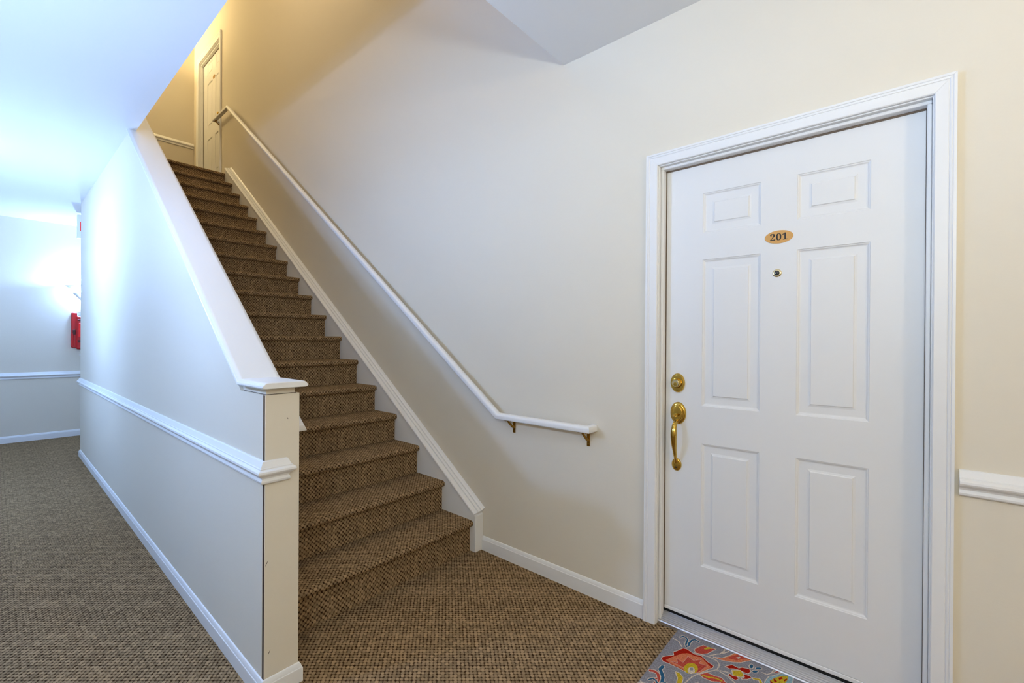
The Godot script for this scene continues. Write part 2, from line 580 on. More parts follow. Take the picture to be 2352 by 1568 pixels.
func door_frame(parent: Node, z0: float, z1: float, y0: float, y1: float, w: float, slab_z0: float, slab_z1: float):
	# z0, z1, y1: inner edges of the casing
	var dims: Array = casing(null, -0.001, z0, z1, y0, y1, w)
	var path: Array = dims[0]
	for k in 3:
		var mb := MB.new()
		# one board at a time, each cut at the mitre
		var rings := []
		var cur: PackedVector3Array = dims[1]
		for i in range(1, 4):
			var t: Vector3 = (path[i] - path[i - 1]).normalized()
			var n := t
			if i < 3: n = (t + (path[i + 1] - path[i]).normalized()).normalized()
			var nx := PackedVector3Array()
			for q in cur: nx.append(q + t * ((path[i] - q).dot(n) / t.dot(n)))
			if i - 1 == k: rings = [cur, nx]
			cur = nx
		if k == 1:
			for i in rings.size():       # hairline joint at the mitres
				for q in rings[i].size(): rings[i][q] += Vector3(0, 0, .0004 if i == 0 else -.0004)
		mb.loft(rings, true, true)
		build(mb, "casing", M["trim"], parent, 25.0)
	var j := MB.new()
	var a := .004
	j.box(Vector3(-.001, y0, z0 - .02), Vector3(.11, y1 + a, z0 + a - .0005), .001)
	build(j, "jamb", M["trim"], parent)
	j = MB.new()
	j.box(Vector3(-.001, y0, z1 - a + .0005), Vector3(.11, y1 + .02, z1 + .02), .001)
	build(j, "jamb", M["trim"], parent)
	j = MB.new()
	j.box(Vector3(-.001, y1 - a, z0 + a), Vector3(.11, y1 + .02, z1 - a), .001)
	build(j, "jamb", M["trim"], parent)
	# stops in front of the slab, brown weather strip behind them
	var s := .012
	one_box("door_stop", Vector3(.018, y0, z0 + a), Vector3(.051, y1 - a - s, z0 + a + s), M["trim"], parent, .002)
	one_box("door_stop", Vector3(.018, y0, z1 - a - s), Vector3(.051, y1 - a - s, z1 - a), M["trim"], parent, .002)
	one_box("door_stop", Vector3(.018, y1 - a - s, z0 + a), Vector3(.051, y1 - a, z1 - a), M["trim"], parent, .002)
	one_box("weather_strip", Vector3(.0512, y0 + .06, z0 + a), Vector3(.0548, y1 - a - s, z0 + a + s + .0035), M["strip"], parent)
	one_box("weather_strip", Vector3(.0512, y0 + .06, z1 - a - s - .0015), Vector3(.0548, y1 - a - s, z1 - a), M["strip"], parent)
	one_box("weather_strip", Vector3(.0512, y1 - a - s - .006, z0 + a), Vector3(.0548, y1 - a, z1 - a), M["strip"], parent)

func number_plate(parent: Node, x: float, y: float, z: float, text: String):
	var mb := MB.new()
	mb.oval(Vector3(x, y, z), Vector3.LEFT, Vector3(0, 0, .0505), Vector3(0, .0265, 0), [[1, 0], [1, .0015], [.985, .0025]], 48)
	var p := build(mb, "number_plate", M["plate"] if text else M["brass_dark"], parent)
	p.set_meta("label", "gold oval plate with dark number " + text if text else "gold oval number plate")
	if text:
		var f := SystemFont.new()
		f.font_names = PackedStringArray(["Droid Serif"])
		f.font_weight = 700
		var tm := TextMesh.new()
		tm.text = text
		tm.font = f
		tm.font_size = 64
		tm.pixel_size = 0.0006
		tm.depth = 0.0006
		tm.material = M["ink"]
		var o := put(tm, "numerals", p)
		o.transform = Transform3D(Basis(Vector3(0, 0, 1), Vector3(0, 1, 0), Vector3(-1, 0, 0)), Vector3(x - .0027, y, z))

func hardware(parent: Node, x: float):
	# deadbolt
	var c := Vector3(x, 1.127, .8355)
	var L := Vector3.LEFT
	var mb := MB.new()
	mb.oval(c, L, Vector3(0, 0, .033), Vector3(0, .0445, 0), [[1, 0], [1, .004], [.96, .008], [.88, .011], [.6, .0115]], 40)
	var db := build(mb, "deadbolt", M["brass"], parent)
	mb = MB.new()
	mb.oval(c + L * .0112, L, Vector3(0, 0, .023), Vector3(0, .023, 0), [[1, 0], [1, .004], [.93, .007], [.86, .017], [.82, .019], [.3, .0195]], 32)
	build(mb, "cylinder_collar", M["brass"], db)
	mb = MB.new()
	mb.oval(c + L * .0302 , L, Vector3(0, 0, .0165), Vector3(0, .0165, 0), [[1, 0], [1, .002], [.9, .0035], [.2, .0036]], 28)
	build(mb, "cylinder_face", M["chrome_brass"], db)
	mb = MB.new()
	mb.oval(c + L * .0335 + Vector3(0, -.004, 0), L, Vector3(0, 0, .0085), Vector3(0, .0085, 0), [[1, 0], [1, .002], [.3, .0021]], 24)
	build(mb, "key_plug", M["brass"], db)
	mb = MB.new()
	mb.box(c + Vector3(-.0357, -.009, -.0012), c + Vector3(-.0345, .001, .0012))
	build(mb, "keyway", M["black"], db)
	# handle set
	c = Vector3(x, .987, .8385)
	mb = MB.new()
	mb.oval(c, L, Vector3(0, 0, .036), Vector3(0, .0515, 0), [[1, 0], [1, .003], [.96, .007], [.86, .010], [.8, .011], [.5, .0115]], 44)
	var hs := build(mb, "handle_set", M["brass"], parent)
	mb = MB.new()
	mb.oval(c + L * .011, L, Vector3(0, 0, .026), Vector3(0, .040, 0), [[1, 0], [1, .006], [.95, .009], [.86, .011], [.4, .0115]], 40)
	build(mb, "inner_rose", M["brass"], hs)
	mb = MB.new()
	mb.tube(spline([c + Vector3(-.018, -.004, 0), c + Vector3(-.032, -.003, 0), c + Vector3(-.046, -.009, 0), c + Vector3(-.052, -.014, 0)], 4), [.006, .0065, .007, .008, .009, .010, .0115, .012, .012, .011, .009, .005, .001], 14, .35, Vector3.UP)
	build(mb, "thumb_latch", M["brass"], hs)
	mb = MB.new()
	var gp := [Vector3(x - .012, .949, .8385), Vector3(x - .032, .950, .8385), Vector3(x - .050, .930, .8385), Vector3(x - .056, .895, .8385), Vector3(x - .051, .855, .838), Vector3(x - .036, .810, .8365), Vector3(x - .020, .778, .834), Vector3(x - .010, .758, .833)]
	var sp := spline(gp, 6)
	var rad := []
	var keys := [.008, .0085, .011, .0135, .012, .0085, .0065, .0085]
	for i in sp.size():
		var t := float(i) / 6.0
		var k := mini(int(t), 6)
		rad.append(lerpf(keys[k], keys[k + 1], smoothstep(0.0, 1.0, t - k)))
	mb.tube(sp, rad, 16)
	build(mb, "grip", M["brass"], hs)
	c = Vector3(x, .747, .8325)
	mb = MB.new()
	mb.oval(c, L, Vector3(0, 0, .0225), Vector3(0, .0295, 0), [[1, 0], [1, .003], [.93, .006], [.8, .008], [.4, .0095]], 32)
	build(mb, "lower_rose", M["brass"], hs)
	mb = MB.new()
	mb.oval(c + Vector3(-.009, -.012, 0), L, Vector3(0, 0, .0035), Vector3(0, .0035, 0), [[1, 0], [1, .001], [.2, .0014]], 14)
	build(mb, "screw", M["black"], hs)
	# peephole
	c = Vector3(x, 1.6, 1.236)
	mb = MB.new()
	mb.oval(c, L, Vector3(0, 0, .0165), Vector3(0, .0165, 0), [[1, 0], [1, .001], [.92, .003], [.72, .0042], [.58, .004], [.56, .001]], 32)
	var ph := build(mb, "peephole", M["chrome_brass"], parent)
	mb = MB.new()
	mb.oval(c + L * .0008, L, Vector3(0, 0, .0095), Vector3(0, .0095, 0), [[1, 0], [.98, .001], [.7, .0022], [.3, .003], [.05, .0032]], 24)
	var lens := plain(Color(0.06, 0.07, 0.10), 0.05)
	lens.metallic_specular = 0.9
	build(mb, "lens", lens, ph)

# ------------------------------------------------------------------ handrails
func rail_ring(p: Vector3, side: Vector3, w: float, h: float) -> PackedVector3Array:
	# bread-loaf section: flat underside, rounded shoulders
	var r := PackedVector3Array()
	for q in [[-.36, -.5], [.36, -.5], [.46, -.44], [.5, -.3], [.5, .0], [.47, .22], [.38, .38], [.22, .47], [0, .5], [-.22, .47], [-.38, .38], [-.47, .22], [-.5, 0], [-.5, -.3], [-.46, -.44]]:
		r.append(p + side * q[0] * w + Vector3.UP * q[1] * h)
	return r

func bracket(parent: Node, at: Vector3, out: Vector3):
	# at: on the wall below the rail; out: towards the rail
	var along := Vector3.UP.cross(out)
	var mb := MB.new()
	mb.box(at - along * .009 + Vector3.UP * -.042, at + along * .009 + Vector3.UP * .038 + out * .004, .0015)
	mb.tube(spline([at + out * .003 + Vector3.UP * -.010, at + out * .022 + Vector3.UP * .000, at + out * .045 + Vector3.UP * .020, at + out * .060 + Vector3.UP * .036], 4), [.009, .0085, .008, .0075, .007, .0068, .0065, .0062, .006, .006, .006, .006, .006], 12)
	mb.box(at - along * .026 + out * .050 + Vector3.UP * .037, at + along * .026 + out * .070 + Vector3.UP * .041, .001)
	for s in [-.020, .020]:
		mb.oval(at + along * s + out * .060 + Vector3.UP * .033, Vector3.UP, along * .004, out * .004, [[.4, 0], [1, .001], [1, .005]], 10)
	mb.oval(at + Vector3.UP * -.030 + out * .004, out, along * .0045, Vector3.UP * .0045, [[1, 0], [.9, .001], [.3, .0018]], 12)
	var br := build(mb, "bracket", M["brass_dark"], parent)
	br.set_meta("label", "brass handrail bracket")

# ------------------------------------------------------------------ scene
func _ready():
	# camera: 1.32 m above the carpet, 15.7 mm lens, turned 49 degrees from the corridor axis
	var cam := Camera3D.new()
	cam.name = "camera"
	var yaw := deg_to_rad(49.2987); var pitch := deg_to_rad(-0.1217); var roll := deg_to_rad(0.364)
	var fwd := Vector3(sin(yaw) * cos(pitch), sin(pitch), -cos(yaw) * cos(pitch))
	var r0 := Vector3(cos(yaw), 0, sin(yaw)); var u0 := r0.cross(fwd)
	var R := r0 * cos(roll) + u0 * sin(roll); var U := -r0 * sin(roll) + u0 * cos(roll)
	cam.transform = Transform3D(Basis(R, U, -fwd), Vector3(-2.0314, 1.3187, 1.6088))
	cam.fov = rad_to_deg(2.0 * atan(784.0 / 1028.5))
	cam.near = 0.02
	cam.current = true
	add_child(cam)
	var we := WorldEnvironment.new()
	we.name = "environment"
	var env := Environment.new()
	env.background_mode = Environment.BG_COLOR
	env.background_color = Color(0.02, 0.02, 0.02)
	env.tonemap_mode = Environment.TONE_MAPPER_LINEAR
	env.tonemap_exposure = 1.2
	env.sdfgi_enabled = true; env.ssao_enabled = true; env.ssil_enabled = true
	we.environment = env
	add_child(we)
	make_materials()

	# ---------------- lamps: up-lighting half-bowl sconces along the corridor, one upstairs, plus an added fill dome
	var rim := 1.955
	var cool := Color(0.59, 0.74, 1.0)
	var neutral := Color(0.92, 0.97, 1.0)
	var warm := Color(1.0, 0.91, 0.76)
	var amber := Color(1.0, 0.89, 0.66)
	sconce("wall_sconce", Vector3(LEFT_X, rim, -.76), Vector3.RIGHT, "white half-bowl sconce on the corridor wall facing the sloping cap", cool, 1.6, 1.55, 2.0)
	sconce("wall_sconce", Vector3(LEFT_X, rim, -3.75), Vector3.RIGHT, "white half-bowl sconce on the corridor wall facing the full-height part", cool, 1.55, 2.6, 2.0)
	sconce("wall_sconce", Vector3(LEFT_X, rim, 1.8), Vector3.RIGHT, "white half-bowl sconce on the corridor wall facing the apartment door", neutral, 1.1, 1.15, 2.0)
	sconce("wall_sconce", Vector3(LEFT_X, rim, 4.4), Vector3.RIGHT, "white half-bowl sconce on the corridor wall past the apartment door", warm, 1.3, 1.3, 2.0)
	sconce("wall_sconce", Vector3(-1.225, 2.015, FAR_Z), Vector3.BACK, "white half-bowl sconce above the red alarm box", cool, 1.9, 0.85, 2.0)
	sconce("wall_sconce", Vector3(-1.15, TOP_Y + 2.0, UP_END_Z), Vector3.BACK, "white half-bowl sconce on the upper landing wall", amber, 2.0, 1.0, 2.0)
	added_dome(Vector3(-.72, UP_CEIL, -2.2), "added unseen dome lamp that brightens the upper stair wall", warm, 1.15)

	shell()
	half_wall()
	staircase()
	trims()
	doors()
	rails()
	small_things()

func structure(o: Node, label: String, category: String):
	tag(o, label, category, "", "structure")

func shell():
	# carpet, laid in one sheet
	var mb := MB.new()
	var x0 := LEFT_X - .1; var x1 := .09; var z0 := FAR_Z - .1; var z1 := BACK_Z + .1
	var k := Vector2(1.0 / .336, 1.0 / .384)
	mb.quad(Vector3(x0, 0, z0), Vector3(x0, 0, z1), Vector3(x1, 0, z1), Vector3(x1, 0, z0), Vector2(x0, z0) * k, Vector2(x0, z1) * k, Vector2(x1, z1) * k, Vector2(x1, z0) * k)
	mb.quad(Vector3(x0, -.1, z0), Vector3(x1, -.1, z0), Vector3(x1, -.1, z1), Vector3(x0, -.1, z1))
	structure(build(mb, "floor", M["carpet"]), "brown and tan loop-pile carpet on the corridor and landing floor", "floor")
	# right wall: the door wall, running on past the stairs to the upper landing
	var w := thing("wall_right", "cream painted wall with the apartment door and handrail", "wall", "", "structure")
	mb = MB.new()
	var front := 0.0; var back := .112
	mb.box(Vector3(front, -.1, -6.9), Vector3(back, TOP_Y, .752))
	mb.box(Vector3(front, 2.14, .752), Vector3(back, TOP_Y, 1.705))
	mb.box(Vector3(front, -.1, 1.705), Vector3(back, TOP_Y, BACK_Z + .1))
	mb.box(Vector3(front, TOP_Y, -6.9), Vector3(back, 6.4, -6.385))
	mb.box(Vector3(front, TOP_Y + 1.985, -6.385), Vector3(back, 6.4, -5.435))
	mb.box(Vector3(front, TOP_Y, -5.435), Vector3(back, 6.4, BACK_Z + .1))
	mb.box(Vector3(back, -.1, -6.9), Vector3(back + .1, 6.4, BACK_Z + .1))
	build(mb, "plaster", M["wall"], w)
	structure(one_box("wall_left", Vector3(LEFT_X - .12, -.1, FAR_Z - .12), Vector3(LEFT_X, CEIL + .1, BACK_Z + .1), M["wall"]), "cream painted corridor wall opposite the half wall", "wall")
	structure(one_box("wall_far", Vector3(LEFT_X - .12, -.1, FAR_Z - .12), Vector3(0, CEIL + .1, FAR_Z), M["wall"]), "cream painted wall at the end of the corridor", "wall")
	structure(one_box("wall_back", Vector3(LEFT_X - .12, -.1, BACK_Z), Vector3(.1, CEIL + .1, BACK_Z + .12), M["wall"]), "cream painted wall at the near end of the corridor", "wall")
	structure(one_box("wall_recess", Vector3(STAIR_X, -.1, WALL_END_Z), Vector3(0, CEIL + .1, WALL_END_Z + .12), M["wall"]), "cream wall under the stairs beside the corridor end", "wall")
	# ceiling of the corridor and of the landing, with the stairwell opening left free
	mb = MB.new()
	mb.box(Vector3(LEFT_X - .12, CEIL, FAR_Z - .12), Vector3(CEIL_EDGE_X, CEIL + .16, BACK_Z + .12))
	mb.box(Vector3(CEIL_EDGE_X, CEIL, CEIL_EDGE_Z), Vector3(.1, CEIL + .16, BACK_Z + .12))
	mb.box(Vector3(CEIL_EDGE_X, CEIL, FAR_Z - .12), Vector3(.1, CEIL + .16, WALL_END_Z + .12))
	structure(build(mb, "ceiling", M["ceiling"]), "white ceiling over corridor and landing ending at the stairwell", "ceiling")
	# stairwell above the corridor ceiling
	structure(one_box("wall_stairwell", Vector3(CEIL_EDGE_X - .11, CEIL + .16, -4.9), Vector3(CEIL_EDGE_X, 6.4, CEIL_EDGE_Z + .1), M["wall"]), "cream upper wall of the stairwell over the corridor", "wall")
	structure(one_box("wall_header", Vector3(CEIL_EDGE_X, CEIL + .16, CEIL_EDGE_Z), Vector3(0, 6.4, CEIL_EDGE_Z + .1), M["wall"]), "cream wall closing the stairwell above the landing ceiling", "wall")
	structure(one_box("wall_upper_end", Vector3(-4.1, TOP_Y - .2, UP_END_Z - .12), Vector3(0, 6.4, UP_END_Z), M["wall"]), "cream end wall of the upper landing with white chair rail", "wall")
	structure(one_box("wall_upper_left", Vector3(-4.1, TOP_Y - .2, UP_END_Z), Vector3(-4.0, 6.4, -4.8), M["wall"]), "cream wall at the left end of the upper landing", "wall")
	structure(one_box("wall_upper_front", Vector3(-4.0, TOP_Y - .2, -4.9), Vector3(CEIL_EDGE_X - .11, 6.4, -4.8), M["wall"]), "cream wall of the upper landing beside the stairwell", "wall")
	structure(one_box("ceiling_upper", Vector3(-4.1, UP_CEIL, -6.9), Vector3(.1, UP_CEIL + .12, CEIL_EDGE_Z + .1), M["ceiling"]), "white ceiling over the upper landing", "ceiling")
	structure(one_box("floor_upper", Vector3(-4.0, TOP_Y - .25, UP_END_Z), Vector3(0, TOP_Y - .004, NOSE_Z - 17 * RUN - .06), M["carpet"]), "brown carpet of the upper landing", "floor")

func cap_y(z: float) -> float:       # underside of the sloping cap
	return 1.137 + CAP_SLOPE * (-.36 - z)

func half_wall():
	var w := thing("wall_half", "cream half wall between corridor and stairs under the sloping cap", "wall", "", "structure")
	var zg := -.375 - (4.285 - 1.113) / CAP_SLOPE
	var mb := MB.new()
	var side := [[END_Z - .014, 0.0], [END_Z - .014, 1.113], [-.375, 1.113], [zg, 4.285], [WALL_END_Z, 4.285], [WALL_END_Z, 0.0]]
	var ra := PackedVector3Array(); var rb := PackedVector3Array()
	for q in side:
		ra.append(Vector3(HALL_X, q[1], q[0])); rb.append(Vector3(STAIR_X, q[1], q[0]))
	mb.loft([ra, rb], true, true)
	build(mb, "drywall", M["wall"], w, 20.0)
	# end board with an open hairline joint along the corridor corner, and the dark core behind it
	one_box("end_board", Vector3(HALL_X + .0026, 0, END_Z - .012), Vector3(STAIR_X, 1.113, END_Z), M["wall"], w, .0012)
	one_box("joint", Vector3(HALL_X + .0008, .0, END_Z - .013), Vector3(HALL_X + .006, 1.1115, END_Z - .0035), M["gap"], w)
	# paint chips on the end board
	mb = MB.new()
	for q in [[-1.372, .497, .012, -.5], [-1.362, .166, .010, -.5], [-1.3, 1.02, .004, .3]]:
		var a := Vector3(q[0], q[1], END_Z + .0003)
		var d: Vector3 = Vector3(cos(q[3] + 1.57), sin(q[3] + 1.57), 0) * q[2]
		var n := Vector3(-d.y, d.x, 0).normalized() * .0013
		mb.quad(a - d - n * .3, a + n * -1.0, a + d, a + n)
		mb.tri(a - d - n * .3, a + n, a - d * .6 + n * .6)
	build(mb, "paint_chip", M["gap"], w)
	# strip under the cap
	mb = MB.new()
	var p0 := Vector3(HALL_X + .012, 1.113, END_Z - .016); 
	mb.box(Vector3(HALL_X + .010, 1.110, -.38), Vector3(STAIR_X - .012, 1.139, END_Z - .012), .0015)
	build(mb, "neck_strip", M["wall"], w)
	one_box("neck_joint", Vector3(HALL_X + .008, 1.1125, -.37), Vector3(STAIR_X - .009, 1.1145, END_Z - .0085), M["gap"], w)

	# cap: sloping board with a short level end, moulded edges
	var t := thing("trim_1", "white sloping wooden cap on top of the half wall", "wall cap", "", "structure")
	var cx := (HALL_X + STAIR_X) * .5
	var hw := .084
	var prof := [[-hw + .012, 0], [-hw + .004, .001], [-hw, .006], [-hw + .001, .012], [-hw + .005, .014], [-hw + .006, .017], [-hw + .013, .0225], [-hw + .022, .024], [hw - .022, .024], [hw - .013, .0225], [hw - .006, .017], [hw - .005, .014], [hw - .001, .012], [hw, .006], [hw - .004, .001], [hw - .012, 0]]
	var ez := -.104
	var path := [Vector3(cx, 1.137, ez - .012), Vector3(cx, 1.137, -.36), Vector3(cx, 4.3, -.36 - (4.3 - 1.137) / CAP_SLOPE)]
	var r := PackedVector3Array()
	for q in prof: r.append(path[0] + Vector3(q[0], q[1], 0))
	mb = MB.new()
	mb.sweep(path, r)
	# moulded end of the level part: shrink the section forward in steps
	var rings := []
	for q in [[0.0, 0.0, 1.0], [.004, .0, .996], [.010, .002, .985], [.012, .006, .975]]:
		var rr := PackedVector3Array()
		for s in r: rr.append(Vector3(cx + (s.x - cx) * q[2], 1.137 + .012 + (s.y - 1.149) * (1.0 - q[1] * 40.0), s.z + q[0]))
		rings.append(rr)
	mb.loft(rings, true, true)
	build(mb, "cap_board", M["trim"], t, 30.0)

func staircase():
	var t := thing("staircase", "straight flight of eighteen steps in brown and tan loop carpet", "staircase", "", "structure")
	for i in STEPS:
		var zn := NOSE_Z - i * RUN
		var y0 := i * RISE
		var y1 := y0 + RISE
		var zr := zn - .028           # riser set back under the nosing
		var pts := [[zr, y0 - (.004 if i == 0 else .0)], [zr, y1 - .041]]
		for k in 9:
			var a := deg_to_rad(-80.0 + 170.0 * k / 8.0)
			pts.append([zn - .0195 + .0195 * cos(a), y1 - .0195 + .0195 * sin(a)])
		pts.append([zr - RUN - .001, y1])
		pts.append([zr - RUN - .001, y0])
		var r := PackedVector3Array()
		for q in pts: r.append(Vector3(STAIR_X, q[1], q[0]))
		var r2 := PackedVector3Array()
		for q in pts: r2.append(Vector3(SKIRT_X, q[1], q[0]))
		var mb := MB.new()
		mb.loft([r, r2], true, false, 1.0 / .336, 1.0 / .384)
		build(mb, "step", M["carpet"], t, 50.0)
	# closed string on the wall side, with a moulded cap and a post end on the floor
	var s := thing("trim_2", "white moulded skirt board along the stairs on the door wall", "stair skirt", "", "structure")
	var slope := RISE / RUN
	var yb := .236
	var zb := -.385
	var zt := NOSE_Z - 17 * RUN - .02
	var mb := MB.new()
	var a := PackedVector3Array(); var b := PackedVector3Array()
	for q in [[zb + .013, 0.0], [zb + .013, yb - .012], [zb - .006, yb], [zt, yb + slope * (zb - zt)], [zt, yb + slope * (zb - zt) - .5], [zb - .5, 0.0]]:
		a.append(Vector3(SKIRT_X, q[1], q[0])); b.append(Vector3(0.0, q[1], q[0]))
	mb.loft([a, b], true, true)
	build(mb, "string_board", M["trim"], s, 20.0)
	mb = MB.new()
	var nrm := Vector3(0, 1, slope).normalized()
	var start := Vector3(0, yb + slope * (zb - (zb + .006)), zb + .006)
	var r := PackedVector3Array()
	for q in [[.074, -.004], [.075, .003], [.073, .009], [.068, .013], [.048, .016], [.0465, .010], [.043, .010], [.0415, .019], [.026, .0225], [.0245, .0165], [.021, .0165], [.0195, .026], [.008, .031], [.003, .037], [.0, .041], [.0, -.004]]:
		r.append(start + Vector3(-q[0], 0, 0) + nrm * q[1])
	mb.sweep([start, Vector3(0, start.y + slope * (start.z - zt), zt)], r)
	build(mb, "string_cap", M["trim"], s, 25.0)
	one_box("string_end", Vector3(SKIRT_X - .002, 0, zb + .004), Vector3(0, yb - .008, zb + .018), M["trim"], s, .003)

func trims():
	var mb := MB.new()
	# chair rail on the half wall: corridor face, round the end with a mitred return
	run_trim(mb, [Vector3(HALL_X, 0, WALL_END_Z + .004), Vector3(HALL_X, 0, END_Z), Vector3(-1.309, 0, END_Z), Vector3(-1.309, 0, END_Z - .001)], Vector3.LEFT, CHAIR, .791)
	structure(build(mb, "trim_3", M["trim"], null, 28.0), "white chair rail wrapping the end of the half wall", "chair rail")
	mb = MB.new()
	run_trim(mb, [Vector3(LEFT_X, 0, FAR_Z), Vector3(0, 0, FAR_Z)], Vector3.BACK, CHAIR, .791)
	structure(build(mb, "trim_4", M["trim"], null, 28.0), "white chair rail on the wall at the end of the corridor", "chair rail")
	mb = MB.new()
	run_trim(mb, [Vector3(0, 0, 1.762), Vector3(0, 0, BACK_Z)], Vector3.LEFT, CHAIR, .833)
	structure(build(mb, "trim_5", M["trim"], null, 28.0), "white chair rail on the wall right of the apartment door", "chair rail")
	mb = MB.new()
	run_trim(mb, [Vector3(-4.0, 0, UP_END_Z), Vector3(-.006, 0, UP_END_Z)], Vector3.BACK, CHAIR, 4.228)
	structure(build(mb, "trim_6", M["trim"], null, 28.0), "white chair rail on the upper landing wall", "chair rail")
	# baseboards
	mb = MB.new()
	run_trim(mb, [Vector3(HALL_X, 0, WALL_END_Z + .004), Vector3(HALL_X, 0, END_Z), Vector3(STAIR_X, 0, END_Z), Vector3(STAIR_X, 0, END_Z - .2)], Vector3.LEFT, BASE, -.012)
	structure(build(mb, "baseboard_half", M["trim"], null, 28.0), "white baseboard round the half wall", "baseboard")
	mb = MB.new()
	run_trim(mb, [Vector3(0, 0, -.367), Vector3(0, 0, .701)], Vector3.LEFT, BASE, 0.0)
	structure(build(mb, "baseboard_right", M["trim"], null, 28.0), "white baseboard between the stairs and the apartment door", "baseboard")
	mb = MB.new()
	run_trim(mb, [Vector3(0, 0, 1.762), Vector3(0, 0, BACK_Z)], Vector3.LEFT, BASE, 0.0)
	structure(build(mb, "baseboard_door", M["trim"], null, 28.0), "white baseboard right of the apartment door", "baseboard")
	mb = MB.new()
	run_trim(mb, [Vector3(LEFT_X, 0, FAR_Z), Vector3(0, 0, FAR_Z)], Vector3.BACK, BASE, 0.0)
	structure(build(mb, "baseboard_far", M["trim"], null, 28.0), "white baseboard on the wall at the end of the corridor", "baseboard")
	mb = MB.new()
	run_trim(mb, [Vector3(LEFT_X, 0, BACK_Z), Vector3(LEFT_X, 0, FAR_Z)], Vector3.RIGHT, BASE, 0.0)
	structure(build(mb, "baseboard_left", M["trim"], null, 28.0), "white baseboard on the corridor wall opposite the half wall", "baseboard")
	mb = MB.new()
	run_trim(mb, [Vector3(0, 0, -5.367), Vector3(0, 0, NOSE_Z - 17 * RUN - .02)], Vector3.LEFT, BASE, TOP_Y)
	structure(build(mb, "baseboard_upper", M["trim"], null, 28.0), "white baseboard at the top of the stairs beside the upper door", "baseboard")

func doors():
	# apartment door
	var d := thing("door_1", "white six-panel apartment door numbered 201 with brass handle", "door", "", "structure")
	door_frame(d, .760, 1.697, 0.0, 2.137, .0535, .774, 1.683)
	var slab: Node = six_panel(d, DOOR_X, .7685, 1.689, .0762, 2.1185)
	hardware(slab, DOOR_X)
	number_plate(slab, DOOR_X, 1.7465, 1.2415, "201")
	# sweep under the slab
	var mb := MB.new()
	mb.box(Vector3(.053, .058, .776), Vector3(.09, .0745, 1.681), .002)
	build(mb, "door_sweep", M["trim"], d)
	one_box("gap_shade", Vector3(.064, .0, .765), Vector3(.11, .062, 1.692), M["black"], d)  # black block, stands in for the shade in the gap under the door
	# ribbed aluminium threshold
	mb = MB.new()
	var prof := [[.010, 0.0], [.010, .012], [.014, .016]]
	for k in 6:
		var x := .014 + k * .0077
		var y := .0155 + k * .0042
		prof.append_array([[x, y], [x + .0008, y + .0042], [x + .002, y + .005], [x + .0045, y + .0058], [x + .0052, y + .0052], [x + .0056, y + .0010]])
	prof.append_array([[.061, .041], [.063, .041], [.063, 0.0]])
	var a := PackedVector3Array(); var b := PackedVector3Array()
	for q in prof:
		a.append(Vector3(q[0], q[1], .7645)); b.append(Vector3(q[0], q[1], 1.6925))
	mb.loft([a, b], true, true)
	var th := build(mb, "threshold", M["alu"], d, 35.0)
	th.set_meta("label", "ribbed aluminium threshold")
	# door on the upper landing
	var u := thing("door_2", "white panelled door at the top of the stairs", "door", "", "structure")
	door_frame(u, -6.378, -5.442, TOP_Y, TOP_Y + 1.979, .073, -6.36, -5.46)
	var us: Node = six_panel(u, DOOR_X, -6.366, -5.4465, TOP_Y + .02, TOP_Y + 1.962)
	number_plate(us, DOOR_X, 5.10, -5.89, "")
	mb = MB.new()
	mb.oval(Vector3(DOOR_X, TOP_Y + .97, -5.52), Vector3.LEFT, Vector3(0, 0, .026), Vector3(0, .026, 0), [[1.1, 0], [1.1, .004], [.5, .008], [.4, .03], [.9, .04], [1, .055], [.7, .066], [.1, .07]], 24)
	build(mb, "knob", M["brass"], us)

func rails():
	var t := thing("handrail", "white wooden handrail fixed to the door wall with brass brackets", "handrail")
	var x := -.064; var y := .872; var yt := 4.283
	var path := [Vector3(-.001, y, .424), Vector3(x, y, .424), Vector3(x, y, -.188), Vector3(x, yt, -4.91), Vector3(x, yt, -5.44), Vector3(-.001, yt, -5.44)]
	var mb := MB.new()
	mb.sweep(path, rail_ring(path[0], Vector3(0, 0, 1), .044, .036))
	build(mb, "rail", M["trim"], t, 40.0)
	for z in [-.115, .392]:
		bracket(t, Vector3(0, y - .018 - .041, z), Vector3.LEFT)
	bracket(t, Vector3(0, yt - .018 - .041, -5.40), Vector3.LEFT)
	for z in [-1.91, -2.06, -3.12, -3.98]:      # brackets of the sloping part hide behind the rail; their screws show
		mb = MB.new()
		var yy: float = y - .018 - (yt - y) / (4.91 - .188) * (z + .188)
		mb.oval(Vector3(x - .004, yy + .001, z), Vector3.DOWN, Vector3(.005, 0, 0), Vector3(0, 0, .005), [[1, 0], [.9, .004], [.2, .006]], 10)
		build(mb, "screw", M["brass_dark"], t)
	t = thing("handrail", "white wooden handrail on the stair side of the half wall", "handrail")
	x = STAIR_X + .062
	path = [Vector3(STAIR_X + .001, .953, -.287), Vector3(x, .953, -.287), Vector3(x, .953 + .725 * 4.63, -.287 - 4.63)]
	mb = MB.new()
	mb.sweep(path, rail_ring(path[0], Vector3(0, 0, 1), .044, .036))
	build(mb, "rail", M["trim"], t, 40.0)
	bracket(t, Vector3(STAIR_X, .953 + .725 * .25 - .075, -.537), Vector3.RIGHT)
	bracket(t, Vector3(STAIR_X, .953 + .725 * 2.2 - .075, -2.487), Vector3.RIGHT)

